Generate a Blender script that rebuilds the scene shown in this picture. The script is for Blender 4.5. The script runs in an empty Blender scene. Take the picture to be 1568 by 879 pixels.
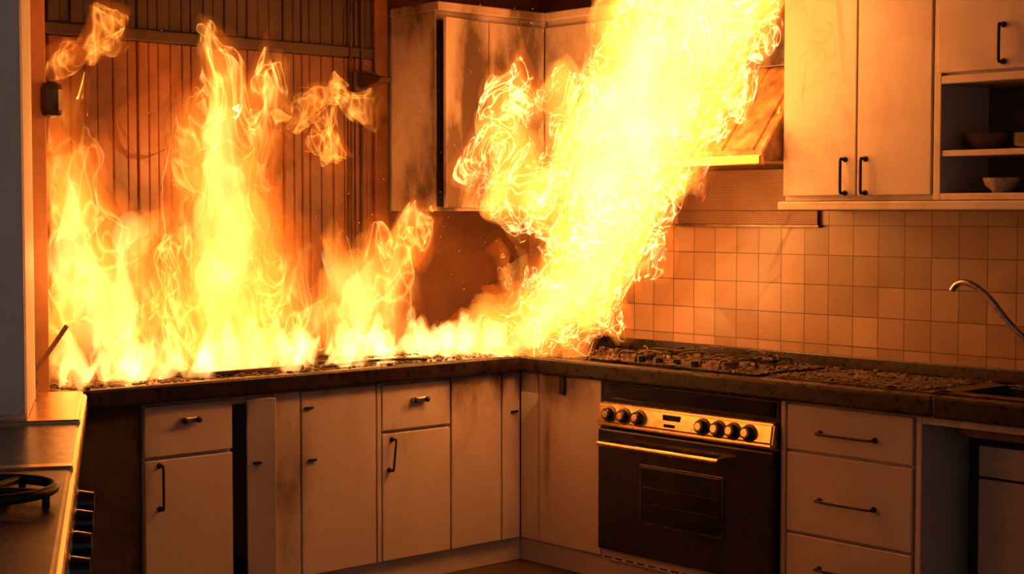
import bpy, bmesh, math, random
from mathutils import Vector, Matrix, noise
random.seed(7)
scene = bpy.context.scene
col = scene.collection
try:
    scene.view_settings.view_transform = 'Standard'
except Exception as e:
    print(e)

# ------------------------------------------------------------------ materials
def newmat(name):
    m = bpy.data.materials.new(name); m.use_nodes = True
    nt = m.node_tree; nt.nodes.clear()
    out = nt.nodes.new('ShaderNodeOutputMaterial')
    return m, nt, out
def N(nt, t, **kw):
    n = nt.nodes.new(t)
    for k, v in kw.items():
        if k.startswith('i_'):
            key = k[2:]
            key = int(key) if key.isdigit() else key.replace('_', ' ')
            n.inputs[key].default_value = v
        else:
            setattr(n, k, v)
    return n
def L(nt, a, b): nt.links.new(a, b)
def math_(nt, op, a, b=None, c=None, clamp=False):
    n = nt.nodes.new('ShaderNodeMath'); n.operation = op; n.use_clamp = clamp
    for i, v in enumerate((a, b, c)):
        if v is None: continue
        if isinstance(v, (int, float)): n.inputs[i].default_value = v
        else: nt.links.new(v, n.inputs[i])
    return n.outputs[0]
def ramp(nt, fac, stops):
    r = nt.nodes.new('ShaderNodeValToRGB')
    els = r.color_ramp.elements
    while len(els) > 1: els.remove(els[-1])
    els[0].position = stops[0][0]; els[0].color = (*stops[0][1], 1)
    for p, c in stops[1:]:
        e = els.new(p); e.color = (*c, 1)
    nt.links.new(fac, r.inputs[0]); return r.outputs[0]
def mixc(nt, f, a, b):
    m = nt.nodes.new('ShaderNodeMix'); m.data_type = 'RGBA'
    if isinstance(f, (int, float)): m.inputs[0].default_value = f
    else: nt.links.new(f, m.inputs[0])
    for i, v in ((6, a), (7, b)):
        if isinstance(v, tuple): m.inputs[i].default_value = (*v, 1)
        else: nt.links.new(v, m.inputs[i])
    return m.outputs[2]

# soot left on painted surfaces: (centre, (rx,ry,rz), strength)
SOOT = [((-0.70, -.38, 2.12), (.13, .3, .40), 1.25), ((-0.37, -.38, 2.34), (.12, .3, .38), 1.25), ((-.52, -.38, 2.05), (.08, .3, .4), .9),
        ((-0.84, -.38, 1.80), (.08, .3, .30), 1.0), ((-.62, -.38, 1.72), (.3, .3, .12), .8),
        ((-0.9, -.2, 1.66), (.1, .13, .2), .8), ((-0.90, -.36, 2.1), (.05, .05, .4), .8), ((-0.9, -.1, 2.5), (.1, .3, .15), .7),
        ((-0.84, -.6, .92), (.25, .3, .24), .95), ((-0.6, -.85, .90), (.3, .28, .18), .7),
        ((-1.86, -.6, .55), (.12, .3, .6), .45), ((-2.72, -.6, .5), (.22, .3, .8), 1.0),
        ((-2.2, -.6, .9), (1.0, .3, .05), .5), ((-1.2, -.6, .9), (.8, .3, .04), .5), ((-1.32, -.6, .6), (.06, .3, .15), .35),
        ((-0.62, -.78, .5), (.05, .025, .4), .5),
        ((-.35, -2.25, 1.64), (.3, .6, .03), .4), ((-.6, -2.4, .87), (.2, .9, .03), .4)]
def painted(name, base, rough=.45, soot=1.0, grime=.35):
    m, nt, out = newmat(name)
    b = N(nt, 'ShaderNodeBsdfPrincipled'); b.inputs['Roughness'].default_value = rough
    tc = N(nt, 'ShaderNodeTexCoord')
    mp = N(nt, 'ShaderNodeMapping'); mp.inputs['Scale'].default_value = (1, 1, .45)
    L(nt, tc.outputs['Object'], mp.inputs[0])
    n1 = N(nt, 'ShaderNodeTexNoise', i_Scale=6.0, i_Detail=6.0, i_Roughness=.65); L(nt, mp.outputs[0], n1.inputs['Vector'])
    n2 = N(nt, 'ShaderNodeTexNoise', i_Scale=28.0, i_Detail=4.0, i_Roughness=.7); L(nt, mp.outputs[0], n2.inputs['Vector'])
    n3 = N(nt, 'ShaderNodeTexNoise', i_Scale=2.2, i_Detail=3.0); L(nt, tc.outputs['Object'], n3.inputs['Vector'])
    tot = None
    for c, r, s in SOOT:
        vs = N(nt, 'ShaderNodeVectorMath', operation='SUBTRACT'); L(nt, tc.outputs['Object'], vs.inputs[0]); vs.inputs[1].default_value = c
        vd = N(nt, 'ShaderNodeVectorMath', operation='DIVIDE'); L(nt, vs.outputs[0], vd.inputs[0]); vd.inputs[1].default_value = r
        ln = N(nt, 'ShaderNodeVectorMath', operation='LENGTH'); L(nt, vd.outputs[0], ln.inputs[0])
        f = math_(nt, 'SUBTRACT', 1.45, ln.outputs['Value'], clamp=True)
        f = math_(nt, 'MULTIPLY', f, s)
        tot = f if tot is None else math_(nt, 'MAXIMUM', tot, f)
    sn = math_(nt, 'MULTIPLY_ADD', n1.outputs[0], 2.6, -1.35)
    sn2 = math_(nt, 'MULTIPLY_ADD', n2.outputs[0], .5, -.25)
    s = math_(nt, 'ADD', math_(nt, 'ADD', tot, sn), sn2)
    present = math_(nt, 'MULTIPLY', tot, 1.6, clamp=True)
    s = math_(nt, 'MULTIPLY', math_(nt, 'MULTIPLY', s, 1.0, clamp=True), present)
    s = math_(nt, 'MULTIPLY', s, soot * .9)
    g = math_(nt, 'MULTIPLY', math_(nt, 'MULTIPLY_ADD', n1.outputs[0], 4.0, -2.1, clamp=True), grime)
    c1 = mixc(nt, n3.outputs[0], tuple(x * .82 for x in base), tuple(min(1, x * 1.1) for x in base))
    c2 = mixc(nt, g, c1, (base[0]*.55, base[1]*.45, base[2]*.36))
    c3 = mixc(nt, s, c2, (.055, .024, .011))
    L(nt, c3, b.inputs['Base Color'])
    bp = N(nt, 'ShaderNodeBump', i_Strength=.15, i_Distance=.01); L(nt, n2.outputs[0], bp.inputs['Height']); L(nt, bp.outputs[0], b.inputs['Normal'])
    L(nt, b.outputs[0], out.inputs[0]); return m
def simple(name, c, rough=.5, metal=0.0, var=.25, scale=12, bump=.1, rvar=.0):
    m, nt, out = newmat(name)
    b = N(nt, 'ShaderNodeBsdfPrincipled'); b.inputs['Metallic'].default_value = metal
    tc = N(nt, 'ShaderNodeTexCoord')
    n1 = N(nt, 'ShaderNodeTexNoise', i_Scale=float(scale), i_Detail=6.0, i_Roughness=.65); L(nt, tc.outputs['Object'], n1.inputs['Vector'])
    lo = tuple(x * (1 - var) for x in c); hi = tuple(min(1, x * (1 + var)) for x in c)
    L(nt, ramp(nt, n1.outputs[0], [(.3, lo), (.7, hi)]), b.inputs['Base Color'])
    L(nt, math_(nt, 'MULTIPLY_ADD', n1.outputs[0], rvar, rough - rvar * .5, clamp=True), b.inputs['Roughness'])
    bp = N(nt, 'ShaderNodeBump', i_Strength=bump, i_Distance=.01); L(nt, n1.outputs[0], bp.inputs['Height']); L(nt, bp.outputs[0], b.inputs['Normal'])
    L(nt, b.outputs[0], out.inputs[0]); return m

M_cab = painted('cabinet_paint', (.53, .44, .38))
M_cabR = painted('cabinet_paint_clean', (.50, .40, .32), soot=.8, grime=.3)
M_white = simple('white_enamel', (.88, .80, .70), .6, var=.08, scale=4)
M_orange = simple('cupboard_fireglow', (.85, .36, .12), .5, var=.2, scale=4)  # fire glow on the tall cupboard, painted into its base colour
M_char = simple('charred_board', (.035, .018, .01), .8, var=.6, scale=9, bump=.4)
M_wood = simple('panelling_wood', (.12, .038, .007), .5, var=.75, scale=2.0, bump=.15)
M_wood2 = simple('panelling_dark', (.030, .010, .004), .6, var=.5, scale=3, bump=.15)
M_plaster = simple('sooted_plaster', (.11, .042, .015), .8, var=.45, scale=2.5)
M_ceil = simple('ceiling_paint', (.2, .12, .08), .8, var=.2, scale=2)
M_floor = simple('floor_vinyl', (.06, .035, .025), .5, var=.35, scale=5)
M_top = simple('worktop_laminate', (.013, .007, .005), .3, var=.5, scale=30, bump=.1, rvar=.3)
M_steel = simple('brushed_steel', (.55, .48, .40), .28, 1.0, var=.25, scale=20, rvar=.25)
M_dsteel = simple('sooty_steel', (.12, .09, .07), .4, 1.0, var=.5, scale=14, rvar=.4)
M_brass = simple('warm_steel', (.75, .50, .25), .25, 1.0, var=.2, scale=16, rvar=.2)
M_black = simple('black_enamel', (.012, .011, .012), .25, var=.3, scale=20, rvar=.2)
M_iron = simple('cast_iron', (.02, .017, .015), .5, .4, var=.4, scale=30, bump=.3)
M_glass = simple('oven_glass', (.006, .005, .005), .08, var=.2)
M_hood = simple('greasy_hood_steel', (.46, .27, .13), .45, .3, var=.65, scale=14, bump=.5, rvar=.3)
M_ceramic = simple('ceramic', (.30, .25, .20), .35, var=.2)
M_pan = simple('dark_pan', (.07, .05, .04), .4, .3, var=.3)
M_debris = simple('charred_debris_mat', (.09, .055, .035), .85, var=.9, scale=60, bump=.6)
M_sticks = simple('utensil_wood', (.45, .26, .12), .6, var=.3)

def tile_mat():
    m, nt, out = newmat('glazed_tiles')
    b = N(nt, 'ShaderNodeBsdfPrincipled')
    tc = N(nt, 'ShaderNodeTexCoord'); sp = N(nt, 'ShaderNodeSeparateXYZ'); L(nt, tc.outputs['Object'], sp.inputs[0])
    cb = N(nt, 'ShaderNodeCombineXYZ')
    L(nt, math_(nt, 'ADD', sp.outputs[1], 5.0), cb.inputs[0]); L(nt, math_(nt, 'ADD', sp.outputs[2], -.915), cb.inputs[1])
    br = N(nt, 'ShaderNodeTexBrick', offset=0.0, squash=1.0, i_Scale=1.0)
    br.inputs['Color1'].default_value = (.20, .11, .055, 1); br.inputs['Color2'].default_value = (.33, .20, .115, 1)
    br.inputs['Mortar'].default_value = (.045, .022, .012, 1)
    br.inputs['Brick Width'].default_value = .125; br.inputs['Row Height'].default_value = .125
    br.inputs['Mortar Size'].default_value = .0022; br.inputs['Mortar Smooth'].default_value = .2
    L(nt, cb.outputs[0], br.inputs['Vector'])
    n = N(nt, 'ShaderNodeTexNoise', i_Scale=3.0, i_Detail=6.0, i_Roughness=.65); L(nt, tc.outputs['Object'], n.inputs['Vector'])
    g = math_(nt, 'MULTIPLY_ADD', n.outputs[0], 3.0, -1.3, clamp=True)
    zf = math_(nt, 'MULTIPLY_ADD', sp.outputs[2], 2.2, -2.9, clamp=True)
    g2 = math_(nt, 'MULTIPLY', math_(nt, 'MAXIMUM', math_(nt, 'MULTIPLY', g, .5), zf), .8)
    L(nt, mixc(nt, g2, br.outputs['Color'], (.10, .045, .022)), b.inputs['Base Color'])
    b.inputs['Roughness'].default_value = .36
    bp = N(nt, 'ShaderNodeBump', i_Strength=.5, i_Distance=.004); bp.invert = True
    L(nt, br.outputs['Fac'], bp.inputs['Height']); L(nt, bp.outputs[0], b.inputs['Normal'])
    L(nt, b.outputs[0], out.inputs[0]); return m
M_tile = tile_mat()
def mesh_mat():
    m, nt, out = newmat('perforated_steel')
    b = N(nt, 'ShaderNodeBsdfPrincipled', i_Roughness=.45, i_Metallic=.4)
    tc = N(nt, 'ShaderNodeTexCoord')
    v = N(nt, 'ShaderNodeTexVoronoi', i_Scale=110.0, i_Randomness=0.0); L(nt, tc.outputs['Object'], v.inputs['Vector'])
    L(nt, ramp(nt, v.outputs['Distance'], [(.35, (.02, .01, .006)), (.5, (.12, .06, .03))]), b.inputs['Base Color'])
    L(nt, b.outputs[0], out.inputs[0]); return m
M_mesh = mesh_mat()

# ------------------------------------------------------------------ geometry helpers
def group(name):
    e = bpy.data.objects.new(name, None); e.empty_display_size = .1; col.objects.link(e); return e
def addobj(name, me, mat, parent=None, smooth=False):
    o = bpy.data.objects.new(name, me); col.objects.link(o)
    if mat is not None: me.materials.append(mat)
    if parent: o.parent = parent
    if smooth:
        for p in me.polygons: p.use_smooth = True
    return o
def box(name, x, y, z, mat, parent=None, bev=.003, rot=None, piv=None):
    bm = bmesh.new()
    x0, x1 = sorted(x); y0, y1 = sorted(y); z0, z1 = sorted(z)
    bmesh.ops.create_cube(bm, size=1)
    for v in bm.verts:
        v.co = Vector((x0 + (v.co.x + .5) * (x1 - x0), y0 + (v.co.y + .5) * (y1 - y0), z0 + (v.co.z + .5) * (z1 - z0)))
    if bev > 0:
        bmesh.ops.bevel(bm, geom=bm.edges[:], offset=min(bev, .45 * min(x1-x0, y1-y0, z1-z0)), segments=2, affect='EDGES', profile=.5)
    if rot is not None:
        bmesh.ops.rotate(bm, cent=piv, matrix=rot, verts=bm.verts)
    me = bpy.data.meshes.new(name); bm.to_mesh(me); bm.free()
    return addobj(name, me, mat, parent)
def prism(name, pts, axis, a, b, mat, parent=None, bev=.003):
    bm = bmesh.new(); f1 = []; f2 = []
    for p in pts:
        if axis == 'y': f1.append(bm.verts.new((p[0], a, p[1]))); f2.append(bm.verts.new((p[0], b, p[1])))
        elif axis == 'x': f1.append(bm.verts.new((a, p[0], p[1]))); f2.append(bm.verts.new((b, p[0], p[1])))
        else: f1.append(bm.verts.new((p[0], p[1], a))); f2.append(bm.verts.new((p[0], p[1], b)))
    bm.faces.new(f1); bm.faces.new(f2[::-1]); n = len(pts)
    for i in range(n): bm.faces.new((f1[i], f2[i], f2[(i+1) % n], f1[(i+1) % n]))
    bmesh.ops.recalc_face_normals(bm, faces=bm.faces)
    if bev: bmesh.ops.bevel(bm, geom=bm.edges[:], offset=bev, segments=2, affect='EDGES')
    me = bpy.data.meshes.new(name); bm.to_mesh(me); bm.free()
    return addobj(name, me, mat, parent)
def lathe(name, prof, cen, mat, parent=None, axis=(0, 0, 1), seg=32, smooth=True):
    bm = bmesh.new(); rings = []
    q = Vector((0, 0, 1)).rotation_difference(Vector(axis)).to_matrix()
    for r, h in prof:
        rings.append([bm.verts.new(q @ Vector((r * math.cos(2*math.pi*i/seg), r * math.sin(2*math.pi*i/seg), h)) + Vector(cen)) for i in range(seg)])
    for a, b in zip(rings, rings[1:]):
        for i in range(seg): bm.faces.new((a[i], a[(i+1) % seg], b[(i+1) % seg], b[i]))
    if prof[0][0] > 1e-5: bm.faces.new(rings[0][::-1])
    if prof[-1][0] > 1e-5: bm.faces.new(rings[-1])
    bmesh.ops.remove_doubles(bm, verts=bm.verts, dist=1e-6)
    bmesh.ops.recalc_face_normals(bm, faces=bm.faces)
    me = bpy.data.meshes.new(name); bm.to_mesh(me); bm.free()
    o = addobj(name, me, mat, parent, smooth)
    if smooth:
        m = o.modifiers.new('e', 'EDGE_SPLIT'); m.split_angle = math.radians(40)
    return o
def tube(name, pts, r, mat, parent=None, cyclic=False):
    cu = bpy.data.curves.new(name, 'CURVE'); cu.dimensions = '3D'; cu.bevel_depth = r; cu.bevel_resolution = 3; cu.use_fill_caps = True
    s = cu.splines.new('NURBS'); s.points.add(len(pts) - 1)
    for i, p in enumerate(pts): s.points[i].co = (*p, 1)
    s.use_endpoint_u = True; s.order_u = 3; s.use_cyclic_u = cyclic; s.resolution_u = 8
    o = bpy.data.objects.new(name, cu); col.objects.link(o); cu.materials.append(mat)
    if parent: o.parent = parent
    return o
def bow(name, p0, p1, out, mat, parent, r=.005, d=.032):
    p0 = Vector(p0); p1 = Vector(p1); o = Vector(out) * d; a = (p1 - p0)
    pts = [p0, p0 + o*.5, p0 + o*.95 - a*.02, p0 + o + a*.12, p0 + o + a*.5, p1 + o - a*.12, p1 + o*.95 + a*.02, p1 + o*.5, p1]
    tube(name, pts, r, mat, parent)
    for i, p in enumerate((p0, p1)):
        lathe(name + '_rose_%d' % i, [(.011, 0), (.011, .004), (.006, .007)], p, mat, parent, axis=out, seg=16)

# ------------------------------------------------------------------ room shell
box('floor', (-7.0, .12), (-7.5, .12), (-.1, 0), M_floor, bev=0)
box('ceiling', (-7.0, .12), (-7.5, .12), (2.75, 2.85), M_ceil, bev=0)
box('wall_back', (-7.0, .12), (0, .12), (0, 2.75), M_plaster, bev=0)
box('wall_right', (0, .12), (-7.5, 0), (0, 2.75), M_plaster, bev=0)
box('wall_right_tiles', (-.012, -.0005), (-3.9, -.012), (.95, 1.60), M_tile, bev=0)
pan = group('wall_panelling')
x = -2.88; k = 0
while x < -.93:
    w = .04 + random.random() * .03
    x1 = min(x + w, -.92)
    d = .012 + random.random() * .012
    if x1 - x > .012:
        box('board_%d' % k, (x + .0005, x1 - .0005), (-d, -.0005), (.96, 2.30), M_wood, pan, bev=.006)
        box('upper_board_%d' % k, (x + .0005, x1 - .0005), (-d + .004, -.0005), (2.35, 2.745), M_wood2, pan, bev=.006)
    x = x1; k += 1
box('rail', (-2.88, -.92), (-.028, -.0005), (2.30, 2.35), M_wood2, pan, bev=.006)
box('edge_post', (-1.0, -.925), (-.045, -.0005), (.96, 2.745), M_wood, pan, bev=.006)
for i, xx in enumerate((-1.07, -1.13)):
    tube('conduit_%d' % i, [(xx, -.035, .97), (xx, -.035, 1.6), (xx, -.035, 2.74)], .006, M_wood2, pan)
br = group('wall_bracket')
box('plate', (-1.13, -1.0), (-.06, -.045), (2.14, 2.24), M_wood2, br, bev=.01)
prism('arm', [(-.06, 2.16), (-.20, 2.18), (-.22, 2.2), (-.06, 2.23)], 'x', -1.10, -1.04, M_wood2, br)

# ------------------------------------------------------------------ worktop
TH0, TZ = .875, .95
wt = group('worktop')
box('back_run', (-2.865, -.0135), (-.64, -.0235), (TH0, TZ), M_top, wt, bev=.012)
box('right_run_near_corner', (-.64, -.013), (-2.80, -.60), (TH0, TZ), M_top, wt, bev=.012)
box('right_run_front_strip', (-.64, -.50), (-3.30, -2.80), (TH0, TZ), M_top, wt, bev=.008)
box('right_run_back_strip', (-.15, -.013), (-3.30, -2.80), (TH0, TZ), M_top, wt, bev=.002)
box('right_run_end', (-.64, -.013), (-3.9, -3.30), (TH0, TZ), M_top, wt, bev=.008)
box('upstand', (-.035, -.0125), (-3.9, -.02), (TZ, 1.0), M_top, wt, bev=.004)
box('upstand_back', (-2.865, -.04), (-.035, -.0235), (TZ, .985), M_top, wt, bev=.004)

# ------------------------------------------------------------------ base cabinets, back run
bc = group('base_cabinet')
F = -.6
box('plinth', (-2.86, -.56), (-.575, -.55), (0, .1), M_cab, bc)
box('carcass_left', (-2.50, -2.115), (-.578, -.02), (.1, .874), M_cab, bc)
box('charred_end_panel', (-2.86, -2.51), (-.585, -.02), (.1, .874), M_char, bc)
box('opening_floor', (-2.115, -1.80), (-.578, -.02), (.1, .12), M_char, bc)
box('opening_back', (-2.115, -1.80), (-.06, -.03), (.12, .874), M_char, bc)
box('carcass_mid', (-1.80, -.62), (-.578, -.02), (.1, .874), M_cab, bc)
box('opening_header', (-2.115, -1.80), (-.585, -.55), (.84, .874), M_cab, bc)
def front(nm, x0, x1, z0, z1, g=bc, m=M_cab): box(nm, (x0, x1), (F, -.579), (z0, z1), m, g, bev=.004)
front('drawer_front', -2.50, -2.118, .668, .862)
front('door_front', -2.50, -2.118, .11, .655)
front('tall_door', -1.792, -1.418, .11, .868)
front('drawer_front_b', -1.384, -1.014, .668, .862)
front('door_front_b', -1.384, -1.014, .11, .655)
front('filler_strip', -1.412, -1.390, .11, .87)
front('stile_stained', -1.925, -1.80, .11, .87)
front('corner_panel', -1.005, -.715, .11, .87)
front('corner_strip', -.708, -.602, .11, .87)
R = Matrix.Rotation(math.radians(-22), 3, 'Z')
box('ajar_door', (-2.05, -1.935), (-.605, -.587), (.11, .86), M_cab, bc, bev=.004, rot=R, piv=(-2.05, -.596, 0))
box('ajar_door_latch', (-2.03, -1.995), (-.625, -.606), (.60, .61), M_iron, bc, bev=.003, rot=R, piv=(-2.05, -.596, 0))
bow('door_pull', (-2.44, F, .635), (-2.44, F, .47), (0, -1, 0), M_iron, bc)
bow('door_pull_b', (-1.335, F, .63), (-1.35, F, .50), (0, -1, 0), M_iron, bc)
for i, (cx, cz) in enumerate(((-2.31, .80), (-1.19, .79))):
    box('cup_pull_%d' % i, (cx - .04, cx + .04), (-.62, -.6), (cz - .012, cz + .014), M_steel, bc, bev=.008)
    for s in (-1, 1):
        lathe('cup_screw_%d_%d' % (i, s), [(.012, 0), (.012, .008), (.005, .012)], (cx + s*.03, -.62, cz), M_iron, bc, axis=(0, -1, 0), seg=16)
for i, (cx, cz) in enumerate(((-1.745, .585), (-.64, .69), (-1.76, .80))):
    box('latch_%d' % i, (cx - .02, cx + .02), (-.612, -.6), (cz - .005, cz + .005), M_iron, bc, bev=.003)

# ------------------------------------------------------------------ base cabinets, right run
rc = group('base_cabinet')
box('plinth', (-.575, -.55), (-3.9, -.575), (0, .1), M_cab, rc)
box('corner_carcass', (-.578, -.05), (-1.12, -.62), (.1, .874), M_cab, rc)
def frontR(nm, y0, y1, z0, z1, m=M_cabR): box(nm, (F, -.579), (y0, y1), (z0, z1), m, rc, bev=.004)
frontR('corner_strip', -.72, -.602, .11, .87, M_cab)
frontR('corner_door', -1.12, -.725, .11, .87, M_cab)
box('hinge_plate', (-.612, -.6), (-.90, -.865), (.79, .87), M_iron, rc, bev=.004)
box('stile_oven_right', (-.6, -.05), (-2.125, -2.102), (.1, .874), M_cabR, rc)
box('carcass_drawers', (-.578, -.02), (-2.70, -2.125), (.1, .874), M_cabR, rc)
for i, (z0, z1) in enumerate(((.690, .862), (.375, .680), (.11, .365))):
    frontR('drawer_%d' % i, -2.697, -2.132, z0, z1)
for i, z in enumerate((.765, .51, .25)):
    bow('drawer_pull_%d' % i, (F, -2.29, z), (F, -2.535, z), (-1, 0, 0), M_iron, rc)
box('end_panel', (-.6, -.05), (-2.735, -2.712), (.1, .874), M_cabR, rc)
box('opening_header', (-.6, -.57), (-3.9, -2.737), (.845, .874), M_cabR, rc)
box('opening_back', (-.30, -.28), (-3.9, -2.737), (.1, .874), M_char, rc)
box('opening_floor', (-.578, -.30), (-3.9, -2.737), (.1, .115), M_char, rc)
box('inner_drawer', (-.40, -.302), (-3.40, -2.84), (.65, .76), M_cabR, rc)
box('inner_door', (-.40, -.302), (-3.40, -2.84), (.13, .64), M_cabR, rc)
box('far_end_panel', (-.6, -.301), (-3.9, -3.88), (.115, .845), M_cabR, rc)

# ------------------------------------------------------------------ oven
ov = group('oven')
box('body', (-.595, -.06), (-2.095, -1.128), (.12, .872), M_black, ov, bev=.004)
box('top_strip', (-.603, -.595), (-2.07, -1.18), (.80, .862), M_glass, ov, bev=.002)
prism('control_panel', [(-.595, .785), (-.63, .78), (-.645, .70), (-.64, .685), (-.595, .685)], 'y', -2.09, -1.132, M_brass, ov, bev=.008)
box('door', (-.632, -.597), (-2.09, -1.133), (.15, .672), M_black, ov, bev=.008)
box('window_frame', (-.637, -.632), (-1.845, -1.385), (.295, .545), M_dsteel, ov, bev=.002)
box('window_glass', (-.640, -.636), (-1.835, -1.395), (.305, .535), M_glass, ov, bev=.001)
for i, z in enumerate((.38, .45)):
    box('rack_%d' % i, (-.6415, -.640), (-1.82, -1.41), (z, z + .003), M_dsteel, ov, bev=0)
tube('handle_bar', [(-.685, -1.19, .615), (-.685, -1.5, .615), (-.685, -1.86, .615)], .011, M_brass, ov)
for i, y in enumerate((-1.205, -1.845)):
    box('handle_post_%d' % i, (-.685, -.63), (y - .01, y + .01), (.605, .625), M_brass, ov, bev=.003)
for i, y in enumerate((-1.213, -1.30, -1.386, -1.737, -1.82, -1.897, -1.977)):
    ax = (-1, 0, .16)
    lathe('knob_ring_%d' % i, [(.036, 0), (.036, .006), (.030, .008)], (-.636, y, .735), M_dsteel, ov, axis=ax)
    lathe('knob_%d' % i, [(.027, .006), (.025, .03), (.022, .034), (.001, .034)], (-.636, y, .735), M_black, ov, axis=ax)
    lathe('knob_cap_%d' % i, [(.016, .034), (.015, .037), (.001, .037)], (-.636, y, .735), M_brass, ov, axis=ax)
box('display', (-.642, -.632), (-1.61, -1.52), (.742, .765), M_black, ov, bev=.002)
for i in range(5):
    box('badge_%d' % i, (-.645, -.636), (-1.585 + i*.012, -1.577 + i*.012), (.715, .727), M_black, ov, bev=0)
box('bottom_trim', (-.60, -.59), (-2.095, -1.128), (.10, .145), M_cabR, ov, bev=.002)
for i in range(14):
    box('vent_%d' % i, (-.601, -.594), (-2.03 + i*.065, -1.99 + i*.065), (.108, .114), M_black, ov, bev=0)

# ------------------------------------------------------------------ gas hob on the worktop
hb = group('gas_hob')
box('hob_plate', (-.57, -.12), (-1.95, -1.02), (TZ + .0005, TZ + .012), M_black, hb, bev=.005)
for i, (bx, by, r) in enumerate(((-.24, -1.22, .05), (-.45, -1.24, .04), (-.24, -1.72, .06), (-.44, -1.70, .045))):
    lathe('burner_%d' % i, [(r*1.25, .012), (r*1.2, .018), (r, .02), (r, .032), (r*.8, .038), (.001, .038)], (bx, by, TZ), M_dsteel, hb)
    for a in range(4):
        an = a * math.pi / 2 + .4
        c, s = math.cos(an), math.sin(an)
        tube('grate_%d_%d' % (i, a), [(bx + c*.035, by + s*.035, TZ + .040), (bx + c*.09, by + s*.09, TZ + .042), (bx + c*.12, by + s*.12, TZ + .04), (bx + c*.122, by + s*.122, TZ + .012)], .004, M_iron, hb)
for i in range(4):
    lathe('hob_knob_%d' % i, [(.022, .012), (.02, .035), (.001, .037)], (-.54, -1.30 - i*.1, TZ), M_black, hb)

# ------------------------------------------------------------------ sink and drainer
sk2 = group('kitchen_sink')
box('drainer', (-.54, -.10), (-2.74, -2.02), (TZ + .0005, TZ + .006), M_dsteel, sk2, bev=.002)
for i in range(9):
    box('rib_%d' % i, (-.50 + i*.042, -.49 + i*.042), (-2.68, -2.12), (TZ + .006, TZ + .011), M_dsteel, sk2, bev=.002)
for nm, xx, yy in (('rim_front', (-.54, -.49), (-3.34, -2.74)), ('rim_back', (-.16, -.10), (-3.34, -2.74)), ('rim_l', (-.54, -.10), (-2.81, -2.74)), ('rim_r', (-.54, -.10), (-3.34, -3.29))):
    box(nm, xx, yy, (TZ + .0005, TZ + .008), M_dsteel, sk2, bev=.003)
box('bowl_bottom', (-.49, -.16), (-3.29, -2.81), (.80, .81), M_dsteel, sk2)
box('bowl_f', (-.497, -.488), (-3.295, -2.805), (.80, TZ), M_dsteel, sk2)
box('bowl_b', (-.162, -.153), (-3.295, -2.805), (.80, TZ), M_dsteel, sk2)
box('bowl_l', (-.49, -.16), (-2.812, -2.803), (.80, TZ), M_dsteel, sk2)
box('bowl_r', (-.49, -.16), (-3.297, -3.288), (.80, TZ), M_dsteel, sk2)
fa = group('kitchen_faucet')
lathe('base', [(.032, 0), (.032, .01), (.022, .03), (.02, .09), (.016, .1)], (-.125, -3.03, TZ + .0085), M_steel, fa)
tube('spout', [(-.125, -3.03, 1.03), (-.13, -2.97, 1.06), (-.15, -2.88, 1.12), (-.17, -2.80, 1.2), (-.18, -2.74, 1.28), (-.19, -2.66, 1.335), (-.19, -2.60, 1.33), (-.19, -2.585, 1.30)], .012, M_steel, fa)
tube('lever', [(-.125, -3.03, 1.04), (-.125, -3.09, 1.09), (-.125, -3.13, 1.1)], .008, M_steel, fa)

# ------------------------------------------------------------------ wall cabinets
def door(nm, x, y, z, m, g, **k): box(nm, x, y, z, m, g, bev=.004, **k)
wl = group('wall_cabinet')
box('carcass_back_run', (-.90, -.02), (-.36, -.001), (1.60, 2.50), M_cab, wl, bev=.003)
door('door_a', (-.895, -.600), (-.38, -.361), (1.615, 2.47), M_cab, wl, rot=Matrix.Rotation(math.radians(9), 3, 'Z'), piv=(-.60, -.37, 0))
door('door_b', (-.594, -.252), (-.38, -.361), (1.615, 2.47), M_cab, wl)
box('char_gap', (-.893, -.60), (-.3615, -.3602), (1.62, 2.46), M_char, wl, bev=0)
box('cornice', (-.905, -.02), (-.39, -.001), (2.50, 2.54), M_cab, wl, bev=.006)
box('carcass_right_run', (-.232, -.001), (-1.02, -.382), (1.60, 2.50), M_cab, wl)
door('door_c', (-.25, -.233), (-.70, -.385), (1.615, 2.47), M_cab, wl)
door('door_d', (-.25, -.233), (-1.02, -.706), (1.615, 2.47), M_cab, wl)
box('cornice_b', (-.26, -.001), (-1.02, -.392), (2.50, 2.54), M_cab, wl, bev=.006)

wr = group('wall_cabinet')
box('carcass', (-.331, -.001), (-2.595, -1.90), (1.64, 2.60), M_cabR, wr, bev=.002)
door('door_a', (-.35, -.332), (-2.255, -1.902), (1.66, 2.58), M_cabR, wr)
door('door_b', (-.35, -.332), (-2.592, -2.261), (1.66, 2.58), M_cabR, wr)
box('light_rail', (-.37, -.001), (-3.6, -1.89), (1.603, 1.638), M_cabR, wr, bev=.006)
bow('pull_a', (-.35, -2.205, 1.80), (-.35, -2.205, 1.67), (-1, 0, 0), M_iron, wr, r=.006)
bow('pull_b', (-.35, -2.30, 1.80), (-.35, -2.30, 1.67), (-1, 0, 0), M_iron, wr, r=.006)
ws = group('open_shelf_cabinet')
box('side_l', (-.35, -.001), (-2.632, -2.602), (1.64, 2.60), M_cabR, ws)
box('side_r', (-.35, -.001), (-3.6, -3.57), (1.64, 2.60), M_cabR, ws)
box('back', (-.03, -.001), (-3.57, -2.632), (1.64, 2.60), M_plaster, ws, bev=0)
box('bottom', (-.35, -.03), (-3.57, -2.632), (1.64, 1.665), M_cabR, ws)
box('shelf', (-.345, -.03), (-3.57, -2.632), (1.80, 1.822), M_cabR, ws)
box('divider', (-.35, -.03), (-3.57, -2.632), (2.065, 2.095), M_cabR, ws)
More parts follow.
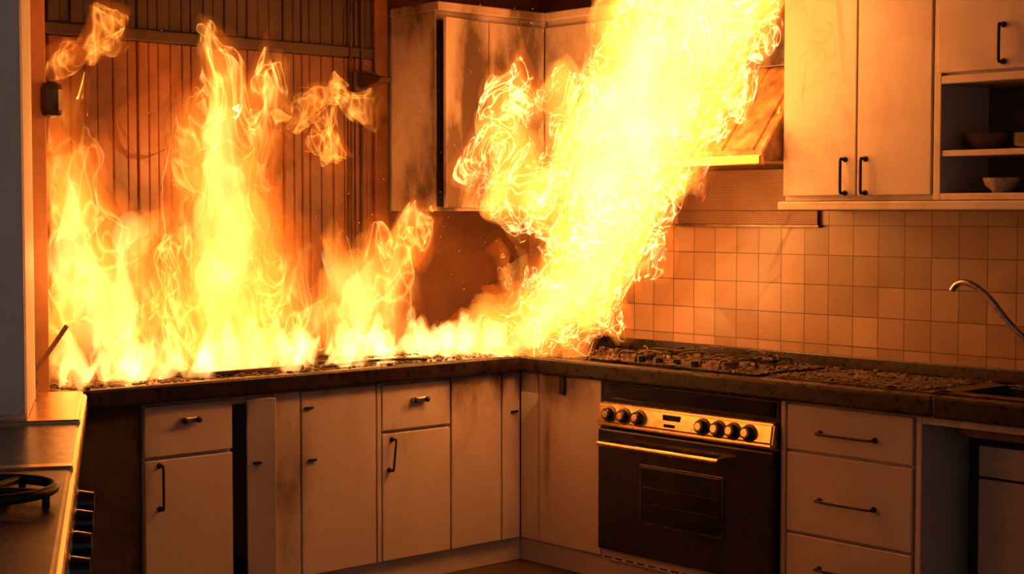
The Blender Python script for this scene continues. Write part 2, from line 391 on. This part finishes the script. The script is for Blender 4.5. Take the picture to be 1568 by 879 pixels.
box('upper_box', (-.331, -.03), (-3.57, -2.632), (2.095, 2.60), M_cabR, ws)
door('upper_door', (-.352, -.332), (-2.97, -2.615), (2.105, 2.58), M_cabR, ws)
door('upper_door_b', (-.352, -.332), (-3.59, -2.976), (2.105, 2.58), M_cabR, ws)
bow('pull', (-.352, -2.885, 2.26), (-.352, -2.885, 2.13), (-1, 0, 0), M_iron, ws, r=.006)
def bowl(nm, c, r, h, m):
    return lathe(nm, [(r*.45, 0), (r*.5, .006), (r*.85, h*.5), (r, h), (r*.96, h), (r*.8, h*.5), (r*.4, .012), (.001, .01)], c, m)
bowl('serving_bowl', (-.21, -2.75, 1.8225), .10, .06, M_pan)
pl = bowl('plate_stack', (-.22, -2.965, 1.8225), .10, .02, M_ceramic)
for k in range(1, 5):
    p = bowl('plate_%d' % k, (-.22, -2.965, 1.8225 + .009*k), .10, .02, M_ceramic); p.parent = pl
bowl('soup_bowl', (-.24, -2.82, 1.6655), .07, .055, M_ceramic)
bowl('soup_bowl', (-.22, -3.0, 1.6655), .075, .06, M_pan)

# ------------------------------------------------------------------ range hood
hd = group('range_hood')
prism('canopy', [(-.001, 1.80), (-.45, 1.80), (-.46, 1.84), (-.16, 2.20), (-.001, 2.20)], 'y', -1.885, -1.04, M_hood, hd, bev=.004)
for i in range(5):
    y = -1.84 + i * .165
    prism('filter_slat_%d' % i, [(-.462, 1.85), (-.165, 2.205), (-.150, 2.19), (-.448, 1.835)], 'y', y, y + .13, M_hood, hd, bev=.003)
box('lip', (-.475, -.44), (-1.885, -1.04), (1.785, 1.825), M_brass, hd, bev=.005)
box('chimney', (-.20, -.001), (-1.80, -1.20), (2.20, 2.745), M_dsteel, hd, bev=.004)
box('wall_grille', (-.03, -.013), (-1.83, -1.04), (1.602, 1.78), M_mesh, hd, bev=.002)
box('grille_lower', (-.03, -.0125), (-1.83, -1.04), (1.54, 1.602), M_mesh, hd, bev=.002)
box('grille_edge', (-.036, -.0125), (-1.84, -1.03), (1.53, 1.542), M_dsteel, hd, bev=.002)
for i in range(3):
    tube('cable_%d' % i, [(-.40, -1.80 - i*.02, 1.84), (-.34, -1.84 - i*.015, 1.93), (-.32, -1.86, 2.02)], .005, M_brass, hd)

# ------------------------------------------------------------------ tall cupboard at the left end
tl = group('tall_cupboard')
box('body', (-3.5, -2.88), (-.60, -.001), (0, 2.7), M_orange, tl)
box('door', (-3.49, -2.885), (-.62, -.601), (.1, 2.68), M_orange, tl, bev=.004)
box('hinge', (-2.91, -2.83), (-.665, -.60), (1.93, 2.06), M_dsteel, tl, bev=.03)
bow('pull', (-2.93, -.62, 2.55), (-2.93, -.62, 2.38), (0, -1, 0), M_iron, tl, r=.008)
bow('pull_low', (-2.96, -.62, 1.16), (-2.96, -.62, 1.0), (0, -1, 0), M_iron, tl, r=.008)

# ------------------------------------------------------------------ foreground range
A = Vector((-2.975, -1.06, 0)); e = Vector((.461, .887, 0)).normalized(); n = Vector((-e.y, e.x, 0))
RZ = Matrix((( -e.x, n.x, 0), (-e.y, n.y, 0), (0, 0, 1)))
def place(o):
    me = o.data
    me.transform(Matrix.Translation(A) @ RZ.to_4x4())
    if RZ.determinant() < 0: me.flip_normals()
    return o
def rbox(nm, x, y, z, m, g, bev=.004): return place(box(nm, x, y, z, m, g, bev=bev))
rg = group('cooking_range')
LEN = 3.1
rbox('body', (0, LEN), (.02, .66), (0, .955), M_dsteel, rg)
rbox('top_far_plate', (0, .78), (0, .68), (.955, 1.0), M_brass, rg, .008)
rbox('top_hob_plate', (.79, 1.62), (0, .68), (.955, .995), M_black, rg, .008)
rbox('top_near_plate', (1.63, LEN), (0, .68), (.955, 1.0), M_dsteel, rg, .008)
rbox('hob_strip', (.74, .80), (-.004, .68), (.985, 1.006), M_brass, rg, .004)
rbox('hob_strip_b', (1.60, 1.65), (-.004, .68), (.985, 1.006), M_brass, rg, .004)
rbox('front_rail', (0, LEN), (-.012, .015), (.93, .99), M_brass, rg, .01)
def P(lx, ly, z): return A + RZ @ Vector((lx, ly, 0)) + Vector((0, 0, z))
for i, lx in enumerate((1.55, 1.80, 2.05, 2.3)):
    lathe('knob_%d' % i, [(.03, 0), (.03, .02), (.024, .05), (.001, .052)], P(lx, -.0, .90), M_black, rg, axis=tuple(-n))
    lathe('knob_bezel_%d' % i, [(.036, 0), (.036, .012), (.03, .014)], P(lx, .0, .90), M_steel, rg, axis=tuple(-n))
for i, (lx, ly, r) in enumerate(((1.2, .36, .15), (2.08, .16, .14))):
    pts = [P(lx + r*math.cos(t*math.pi/8), ly + r*math.sin(t*math.pi/8), 1.03) for t in range(16)]
    tube('ring_%d' % i, pts, .011, M_iron, rg, cyclic=True)
    for a in range(4):
        c, s = math.cos(a*math.pi/2+.5), math.sin(a*math.pi/2+.5)
        tube('arm_%d_%d' % (i, a), [P(lx + r*c, ly + r*s, 1.03), P(lx + r*c*.6, ly + r*s*.6, 1.03), P(lx + r*c*.2, ly + r*s*.2, 1.03)], .008, M_iron, rg)
        tube('foot_%d_%d' % (i, a), [P(lx + r*c, ly + r*s, 1.03), P(lx + r*c, ly + r*s, 1.01), P(lx + r*c, ly + r*s, .996)], .008, M_iron, rg)
    lathe('burner_%d' % i, [(r*.4, 0), (r*.4, .02), (r*.3, .03), (.001, .03)], P(lx, ly, .995), M_dsteel, rg)
pt = group('cooking_pot')
lathe('pot', [(.055, 0), (.065, .01), (.07, .05), (.065, .05), (.06, .02), (.001, .015)], P(.11, .21, 1.001), M_iron, pt)
pts = [P(.10, .19, 1.03), P(.06, .13, 1.10), P(.02, .05, 1.22)]
tube('handle', pts, .008, M_sticks, pt)

lc = group('larder_cupboard')
rbox('body', (.23, .75), (.142, .67), (1.001, 2.74), M_white, lc, .006)
rbox('door', (.755, .775), (.145, .668), (1.02, 2.72), M_white, lc, .005)

# ------------------------------------------------------------------ things on the counters
tr = group('baking_tray')
box('tray_base', (-2.25, -1.75), (-.55, -.15), (TZ + .001, TZ + .008), M_dsteel, tr)
for i, (xx, yy) in enumerate((((-2.25, -1.75), (-.555, -.545)), ((-2.25, -1.75), (-.155, -.145)), ((-2.255, -2.245), (-.55, -.15)), ((-1.755, -1.745), (-.55, -.15)))):
    box('tray_rim_%d' % i, xx, yy, (TZ + .001, TZ + .022), M_dsteel, tr)
tr2 = group('oven_rack')
for i in range(12):
    tube('rod_%d' % i, [(-1.6 + i*.04, -.56, TZ + .03), (-1.6 + i*.04, -.38, TZ + .03), (-1.6 + i*.04, -.2, TZ + .03)], .003, M_iron, tr2)
for i, yy in enumerate((-.57, -.19)):
    tube('edge_%d' % i, [(-1.65, yy, TZ + .007), (-1.4, yy, TZ + .03), (-1.12, yy, TZ + .007)], .006, M_iron, tr2)

def scatter(name, rects, num, smin, smax, mat):
    bm = bmesh.new()
    for i in range(num):
        x0, x1, y0, y1, z = random.choices(rects, weights=[(r[1]-r[0])*(r[3]-r[2])*r[5] for r in rects])[0][:5]
        s = random.uniform(smin, smax) * (1 if random.random() < .85 else 2)
        c = Vector((random.uniform(x0, x1), random.uniform(y0, y1), z + s*.35))
        r = bmesh.ops.create_icosphere(bm, subdivisions=1, radius=s)
        sc = Vector((random.uniform(.6, 1.6), random.uniform(.6, 1.6), random.uniform(.25, .6)))
        rt = Matrix.Rotation(random.uniform(0, 6), 3, 'Z')
        for v in r['verts']:
            q = v.co * random.uniform(.7, 1.25)
            v.co = rt @ Vector((q.x*sc.x, q.y*sc.y, q.z*sc.z)) + c
    me = bpy.data.meshes.new(name); bm.to_mesh(me); bm.free()
    return addobj(name, me, mat)
scatter('charred_debris', [(-.60, -.08, -1.0, -.65, TZ, 1), (-.60, -.08, -1.98, -1.0, TZ + .01, 1.3), (-.56, -.12, -2.7, -2.0, TZ + .006, 2.6), (-.16, -.05, -3.6, -2.5, TZ, 1.5), (-2.8, -.7, -.62, -.3, TZ, 1.3)], 4200, .003, .008, M_debris)
st = group('burnt_stick')
for i in range(9):
    y = random.uniform(-1.9, -.95); x = random.uniform(-.5, -.1); a = random.uniform(0, 6); l = random.uniform(.05, .14)
    tube('twig_%d' % i, [(x, y, TZ + .04), (x + l*.5*math.cos(a), y + l*.5*math.sin(a), TZ + .065), (x + l*math.cos(a), y + l*math.sin(a), TZ + .045)], .004, M_debris, st)

# ------------------------------------------------------------------ fire
def vol_mat(name, color, strength):
    m, nt, out = newmat(name)
    em = N(nt, 'ShaderNodeEmission'); em.inputs[0].default_value = (*color, 1); em.inputs[1].default_value = strength
    L(nt, em.outputs[0], out.inputs['Volume'])
    try: m.cycles.homogeneous_volume = True
    except Exception: pass
    return m
def sheet_mat(name, strength, scale, lo, hi, rot=(0, 0, 0), stretch=.5, dist=1.6, width=14.0, base=.0):
    # thin burning sheets: glowing curled filaments, otherwise fully transparent
    m, nt, out = newmat(name)
    tc = N(nt, 'ShaderNodeTexCoord')
    mr = N(nt, 'ShaderNodeMapping'); mr.inputs['Rotation'].default_value = rot; L(nt, tc.outputs['Object'], mr.inputs[0])
    mp = N(nt, 'ShaderNodeMapping'); mp.inputs['Scale'].default_value = (1, 1, stretch); L(nt, mr.outputs[0], mp.inputs[0])
    n2 = N(nt, 'ShaderNodeTexNoise', i_Scale=scale, i_Detail=1.0, i_Roughness=.4, i_Distortion=dist); L(nt, mp.outputs[0], n2.inputs['Vector'])
    n3 = N(nt, 'ShaderNodeTexNoise', i_Scale=scale*.4, i_Detail=1.0); L(nt, mp.outputs[0], n3.inputs['Vector'])
    a = math_(nt, 'ABSOLUTE', math_(nt, 'SUBTRACT', n2.outputs[0], .5))
    a = math_(nt, 'SUBTRACT', 1.0, math_(nt, 'MULTIPLY', a, width), clamp=True)
    a = math_(nt, 'POWER', a, 2.0)
    gate = math_(nt, 'MULTIPLY_ADD', n3.outputs[0], 5.0, -1.9, clamp=True)
    s = math_(nt, 'MULTIPLY', math_(nt, 'MULTIPLY', math_(nt, 'ADD', a, base), gate), strength)
    em = N(nt, 'ShaderNodeEmission'); L(nt, mixc(nt, a, lo, hi), em.inputs[0]); L(nt, s, em.inputs[1])
    tr = N(nt, 'ShaderNodeBsdfTransparent'); ad = N(nt, 'ShaderNodeAddShader')
    L(nt, em.outputs[0], ad.inputs[0]); L(nt, tr.outputs[0], ad.inputs[1]); L(nt, ad.outputs[0], out.inputs[0])
    try: m.cycles.emission_sampling = 'NONE'
    except Exception: pass
    return m

def swirl(p, s, seed):
    return noise.noise_vector(Vector((p.x*s + seed, p.y*s - seed*.7, p.z*s*.6 + seed*1.3)))
def flow_at(p, direc, cfg, seed):
    v = swirl(p, cfg['s1'], seed) * cfg['a1'] + swirl(p, cfg['s2'], seed + 9.1) * cfg['a2']
    if 's3' in cfg: v = v + swirl(p, cfg['s3'], seed + 4.7) * cfg['a3']
    up = noise.noise(Vector((p.x*cfg['su'] + seed, p.y*cfg['su'], p.z*cfg['su']*.35)))
    return v + direc * (cfg['up'] * (.25 + 1.6 * up))
def fire_mesh(name, chains, k, vox, cfg, seed, amt=1.0):
    bm = bmesh.new()
    for ch in chains:
        for (a, b) in zip(ch, ch[1:]):
            pa, pb = Vector(a[:3]), Vector(b[:3]); ln = (pb - pa).length
            cnt = max(1, int(ln / max(.015, .35 * min(a[3], b[3]) * k + .005)))
            for i in range(cnt + 1):
                t = i / cnt; p = pa.lerp(pb, t); r = (a[3]*(1-t) + b[3]*t)
                r = r * k if k >= 1 else r - (1 - k) * (.55 * r + .055)   # inner layers end well before the tips
                if r < vox * 1.7: continue
                rs = bmesh.ops.create_icosphere(bm, subdivisions=2, radius=r)
                for v in rs['verts']: v.co += p
    me = bpy.data.meshes.new('tmp'); bm.to_mesh(me); bm.free()
    o = bpy.data.objects.new('tmp', me); col.objects.link(o)
    r = o.modifiers.new('Remesh', 'REMESH'); r.mode = 'VOXEL'; r.voxel_size = vox
    dg = bpy.context.evaluated_depsgraph_get()
    me2 = bpy.data.meshes.new_from_object(o.evaluated_get(dg))
    bpy.data.objects.remove(o); bpy.data.meshes.remove(me)
    d = Vector(cfg['dir']).normalized(); h = cfg['T'] * amt / cfg['steps']
    nrm = [v.normal.copy() for v in me2.vertices]
    for i, v in enumerate(me2.vertices):
        p = v.co.copy()
        p += nrm[i] * noise.noise(p * cfg['sn'] + Vector((seed, 0, 0))) * cfg['an'] * amt
        for s in range(cfg['steps']): p += flow_at(p, d, cfg, seed) * h
        p.z = max(p.z, cfg.get('zmin', .952)) if p.z < 1.2 else min(p.z, 2.74)
        v.co = p
    me2.name = name; me2.materials.clear()
    return me2

Y = -.35
def yc(ch, y=Y): return [(c[0], y + random.uniform(-.03, .03), c[1], c[2]) for c in ch]
left = [
 yc([(-2.66, 1.03, .14), (-2.64, 1.20, .19), (-2.66, 1.38, .17), (-2.70, 1.54, .13), (-2.72, 1.68, .11), (-2.70, 1.80, .08), (-2.68, 1.90, .06), (-2.64, 1.98, .04)], -.45),
 yc([(-2.49, 1.03, .13), (-2.48, 1.22, .14), (-2.48, 1.38, .10), (-2.44, 1.50, .06)], -.42),
 yc([(-2.34, 1.01, .09), (-2.32, 1.14, .07), (-2.27, 1.22, .04)]),
]
left2 = [
 yc([(-1.97, 1.10, .20), (-1.98, 1.22, .25), (-1.98, 1.42, .23), (-2.00, 1.60, .20), (-2.01, 1.78, .18), (-1.98, 1.90, .15), (-1.98, 2.02, .11), (-2.02, 2.1, .08), (-2.08, 2.17, .06), (-2.13, 2.24, .04)]),
 yc([(-1.95, 1.82, .11), (-1.83, 1.92, .09), (-1.77, 2.02, .06), (-1.72, 2.12, .04)]),
 yc([(-2.1, 1.65, .09), (-2.18, 1.77, .06), (-2.22, 1.86, .04)]),
 yc([(-1.9, 1.6, .11), (-1.77, 1.70, .08), (-1.68, 1.77, .045)]),
 yc([(-2.12, 1.05, .11), (-2.15, 1.22, .09), (-2.18, 1.36, .05)]),
 yc([(-1.80, 1.05, .12), (-1.76, 1.22, .11), (-1.73, 1.38, .07), (-1.70, 1.48, .04)]),
]
mid = [
 yc([(-1.4, 1.03, .12), (-1.35, 1.15, .15), (-1.29, 1.27, .13), (-1.20, 1.37, .10), (-1.06, 1.43, .08), (-.95, 1.48, .05)]),
 yc([(-1.33, 1.25, .10), (-1.38, 1.36, .09), (-1.42, 1.48, .05)]),
 yc([(-1.55, 1.02, .08), (-1.51, 1.15, .07), (-1.53, 1.26, .04)]),
 yc([(-1.22, 1.02, .10), (-1.15, 1.14, .08), (-1.08, 1.24, .04)]),
 yc([(-1.66, 1.01, .06), (-1.63, 1.09, .05)]),
]
low = []
xx = -2.80
while xx < -.66:
    h = random.uniform(.0, .12) ** 1.0; yy = -.50 + random.uniform(-.10, .12); r = random.uniform(.025, .06)
    low.append([(xx, yy, .957 + r*.5, r), (xx + .03, yy, .98 + r*.6, r*.8), (xx + random.uniform(-.05, .07), yy, 1.0 + h, .019)])
    xx += random.uniform(.02, .08)
main = [[(-.95, -.40, .985, .05), (-.868, -.42, .99, .07), (-.781, -.50, 1.0, .09), (-.739, -.62, 1.02, .115), (-.64, -.70, 1.056, .14), (-.62, -.82, 1.13, .155), (-.585, -.96, 1.27, .20),
  (-.60, -1.10, 1.45, .24), (-.638, -1.20, 1.62, .27), (-.679, -1.30, 1.80, .28), (-.755, -1.50, 1.98, .28), (-.816, -1.73, 2.14, .27), (-.817, -1.88, 2.32, .26), (-.828, -2.0, 2.50, .22)],
 [(-.70, -1.25, 1.78, .14), (-.72, -1.05, 1.92, .10), (-.72, -.96, 2.06, .06), (-.72, -.92, 2.14, .03)],
 [(-.70, -.85, 1.12, .11), (-.75, -.72, 1.23, .06), (-.76, -.66, 1.34, .03)],
 [(-.75, -1.55, 2.1, .16), (-.80, -1.50, 2.35, .14), (-.80, -1.50, 2.55, .08)],
]
lobe = [[(-.60, -.98, 1.70, .13), (-.677, -.84, 1.72, .14), (-.77, -.72, 1.72, .14), (-.832, -.663, 1.80, .12), (-.836, -.658, 1.90, .10), (-.80, -.69, 2.0, .08), (-.79, -.71, 2.10, .04)],
 [(-.77, -.75, 1.80, .09), (-.74, -.79, 1.92, .08), (-.73, -.80, 2.06, .06), (-.76, -.76, 2.18, .03)]]
wisp = [yc([(-2.63, 2.18, .025), (-2.57, 2.21, .045), (-2.50, 2.24, .04), (-2.44, 2.28, .02)]),
        yc([(-1.72, 1.96, .03), (-1.60, 2.01, .055), (-1.48, 2.06, .06), (-1.36, 2.04, .05), (-1.26, 1.97, .03)]),
        yc([(-1.62, 1.80, .03), (-1.52, 1.86, .045), (-1.44, 1.95, .03)])]
CF_soft = dict(dir=(.05, -.05, 1), T=1.0, steps=5, s1=3.2, a1=.08, s2=8.5, a2=.10, su=8.5, up=.18, sn=7, an=.07)
CF_main = dict(dir=(-.17, -.55, .82), T=1.0, steps=7, s1=3.5, a1=.05, s2=7.0, a2=.14, s3=17.0, a3=.05, su=8, up=.13, sn=8, an=.06)
CF_low = dict(dir=(.1, 0, 1), T=1.0, steps=4, s1=6, a1=.03, s2=18, a2=.04, su=18, up=.08, sn=20, an=.02)

C1, C2, C3 = (1, .15, .008), (1, .28, .03), (1, .50, .14)
V_s0 = vol_mat('fire_glow', (1, .15, .01), .5)
V_s1 = vol_mat('fire_haze', C1, 2.0); V_s2 = vol_mat('fire_orange', C2, 2.2); V_s3 = vol_mat('fire_yellow', C2, 3.8); V_s4 = vol_mat('fire_core', C3, 6.5)
V_m1 = vol_mat('fire_main_orange', C1, 3.5); V_m2 = vol_mat('fire_main_yellow', C2, 5.0); V_m3 = vol_mat('fire_main_core', C3, 4.5)
V_w1 = vol_mat('fire_wisp_orange', C1, 2.2)
V_l1 = vol_mat('fire_low_orange', C2, 9.0); V_l2 = vol_mat('fire_low_yellow', C3, 20.0)
rotm = (math.radians(-30), math.radians(-10), 0)
S_m = sheet_mat('fire_filaments', 1.4, 6.5, (1, .28, .03), (1, .66, .24), rotm, .6, 2.2, 20.0, .03)
S_s = sheet_mat('fire_filaments_soft', .8, 6.0, (1, .22, .02), (1, .50, .10), (0, 0, 0), .35, 1.4, 10.0, .05)
S_w = sheet_mat('fire_filaments_wisp', .45, 8.0, (1, .18, .015), (1, .36, .05), (0, 0, 0), .6, 1.4, 7.0, .05)

def flames(chains, ks, mats, vox, cfg, seed, sheets=(), smat=None):
    g = group('flames')
    for i, (k, mt) in enumerate(zip(ks, mats)):
        addobj('layer_%d' % i, fire_mesh('layer', chains, k, vox, cfg, seed + i*.2), mt, g)
    for i, k in enumerate(sheets):
        addobj('sheet_%d' % i, fire_mesh('sheet', chains, k, min(.02, vox*1.3), cfg, seed + .1 + i*.15, .75), smat, g, True)
flames(left, (1.4, 1.2, 1.0, .78, .45), (V_s0, V_s1, V_s2, V_s3, V_s4), .015, CF_soft, 3.3, (1.0,), S_s)
flames(mid, (1.5, 1.22, 1.0, .80, .50), (V_s0, V_s1, V_s2, V_s3, V_s4), .014, CF_soft, 8.3, (1.0,), S_s)
flames(left2, (1.5, 1.2, .95, .65, .25), (V_s0, V_s1, V_s2, V_s3, V_s4), .015, CF_soft, 5.3, (1.05, .8), S_s)
flames(low, (1.15, 1.0), (V_l1, V_l2), .011, CF_low, 1.0)
flames(main, (1.12, 1.0, .9, .5), (V_m1, V_m2, V_m2, V_m3), .011, CF_main, 7.0, (1.08, .97), S_m)
flames(lobe, (1.15, 1.0, .7), (V_m1, V_m2, V_m2), .010, CF_main, 7.3, (1.05, .95), S_m)
flames(wisp, (1.2,), (V_w1,), .009, dict(CF_soft, a2=.14, up=.08, s2=12), 2.3, (1.25, .95), S_w)

m, nt, out = newmat('ember_glow')
em = N(nt, 'ShaderNodeEmission', i_Strength=3.0); em.inputs[0].default_value = (1, .4, .08, 1)
tcx = N(nt, 'ShaderNodeTexCoord'); nx = N(nt, 'ShaderNodeTexNoise', i_Scale=9.0); L(nt, tcx.outputs['Object'], nx.inputs['Vector'])
L(nt, math_(nt, 'MULTIPLY', nx.outputs[0], 3.5), em.inputs[1]); L(nt, em.outputs[0], out.inputs[0])
try: m.cycles.emission_sampling = 'NONE'
except Exception: pass
bm = bmesh.new()
for i in range(150):
    if random.random() < .8:
        c = Vector((random.uniform(-1.1, -.5), random.uniform(-1.0, -.5), random.uniform(1.1, 2.5)))
    else:
        c = Vector((random.uniform(-2.4, -1.0), random.uniform(-.6, -.3), random.uniform(1.2, 2.3)))
    rs = bmesh.ops.create_icosphere(bm, subdivisions=1, radius=random.uniform(.0008, .0022))
    for v in rs['verts']: v.co += c
me = bpy.data.meshes.new('sparks'); bm.to_mesh(me); bm.free()
addobj('sparks', me, m)

# ------------------------------------------------------------------ lights: firelight
def pl_(loc, w, c=(1, .39, .09), r=0.0):
    l = bpy.data.lights.new('fire_and_fill_light', 'POINT'); l.energy = w; l.color = c; l.shadow_soft_size = r
    o = bpy.data.objects.new('fire_and_fill_light', l); o.location = loc; col.objects.link(o)
for p, w_ in (((-2.64, -.48, 1.12), 3), ((-2.62, -.50, 1.42), 4.5), ((-2.70, -.80, 1.40), 3.5), ((-1.98, -.40, 1.15), 4.5), ((-2.0, -.38, 1.45), 7), ((-1.98, -.36, 1.80), 6.5),  # third lamp is an added fill outside the flames, brightening the tall cupboard
              ((-1.36, -.40, 1.12), 3.5), ((-1.24, -.42, 1.30), 2.5), ((-.72, -.70, 1.10), 4.5), ((-.62, -.98, 1.28), 5), ((-.64, -1.12, 1.50), 6),
              ((-.80, -.72, 1.78), 2.5), ((-.70, -1.24, 1.74), 6), ((-.76, -1.42, 1.95), 7), ((-.84, -1.67, 2.15), 7), ((-.86, -1.9, 2.42), 6)):
    pl_(p, w_)

w = bpy.data.worlds.new('World'); scene.world = w; w.use_nodes = True
w.node_tree.nodes['Background'].inputs[0].default_value = (.58, .50, .47, 1)
w.node_tree.nodes['Background'].inputs[1].default_value = .30

# ------------------------------------------------------------------ recentre group empties
bpy.context.view_layer.update()
for o in list(col.objects):
    if o.type == 'EMPTY' and o.children:
        pts = [c.matrix_world @ Vector(b) for c in o.children for b in c.bound_box]
        mn = Vector((min(p.x for p in pts), min(p.y for p in pts), min(p.z for p in pts)))
        mx = Vector((max(p.x for p in pts), max(p.y for p in pts), max(p.z for p in pts)))
        o.location = ((mn.x+mx.x)/2, (mn.y+mx.y)/2, mn.z)
        inv = Matrix.Translation(o.location).inverted()
        for c in o.children: c.matrix_parent_inverse = inv

# ------------------------------------------------------------------ camera
cd = bpy.data.cameras.new('camera'); cd.lens = 55.8; cd.sensor_width = 36; cd.clip_start = .05
co = bpy.data.objects.new('camera', cd); col.objects.link(co)
co.location = (-5.41, -5.96, 1.6)
co.rotation_euler = (math.radians(90 - 2.74), 0, math.radians(-41.6))
scene.camera = co
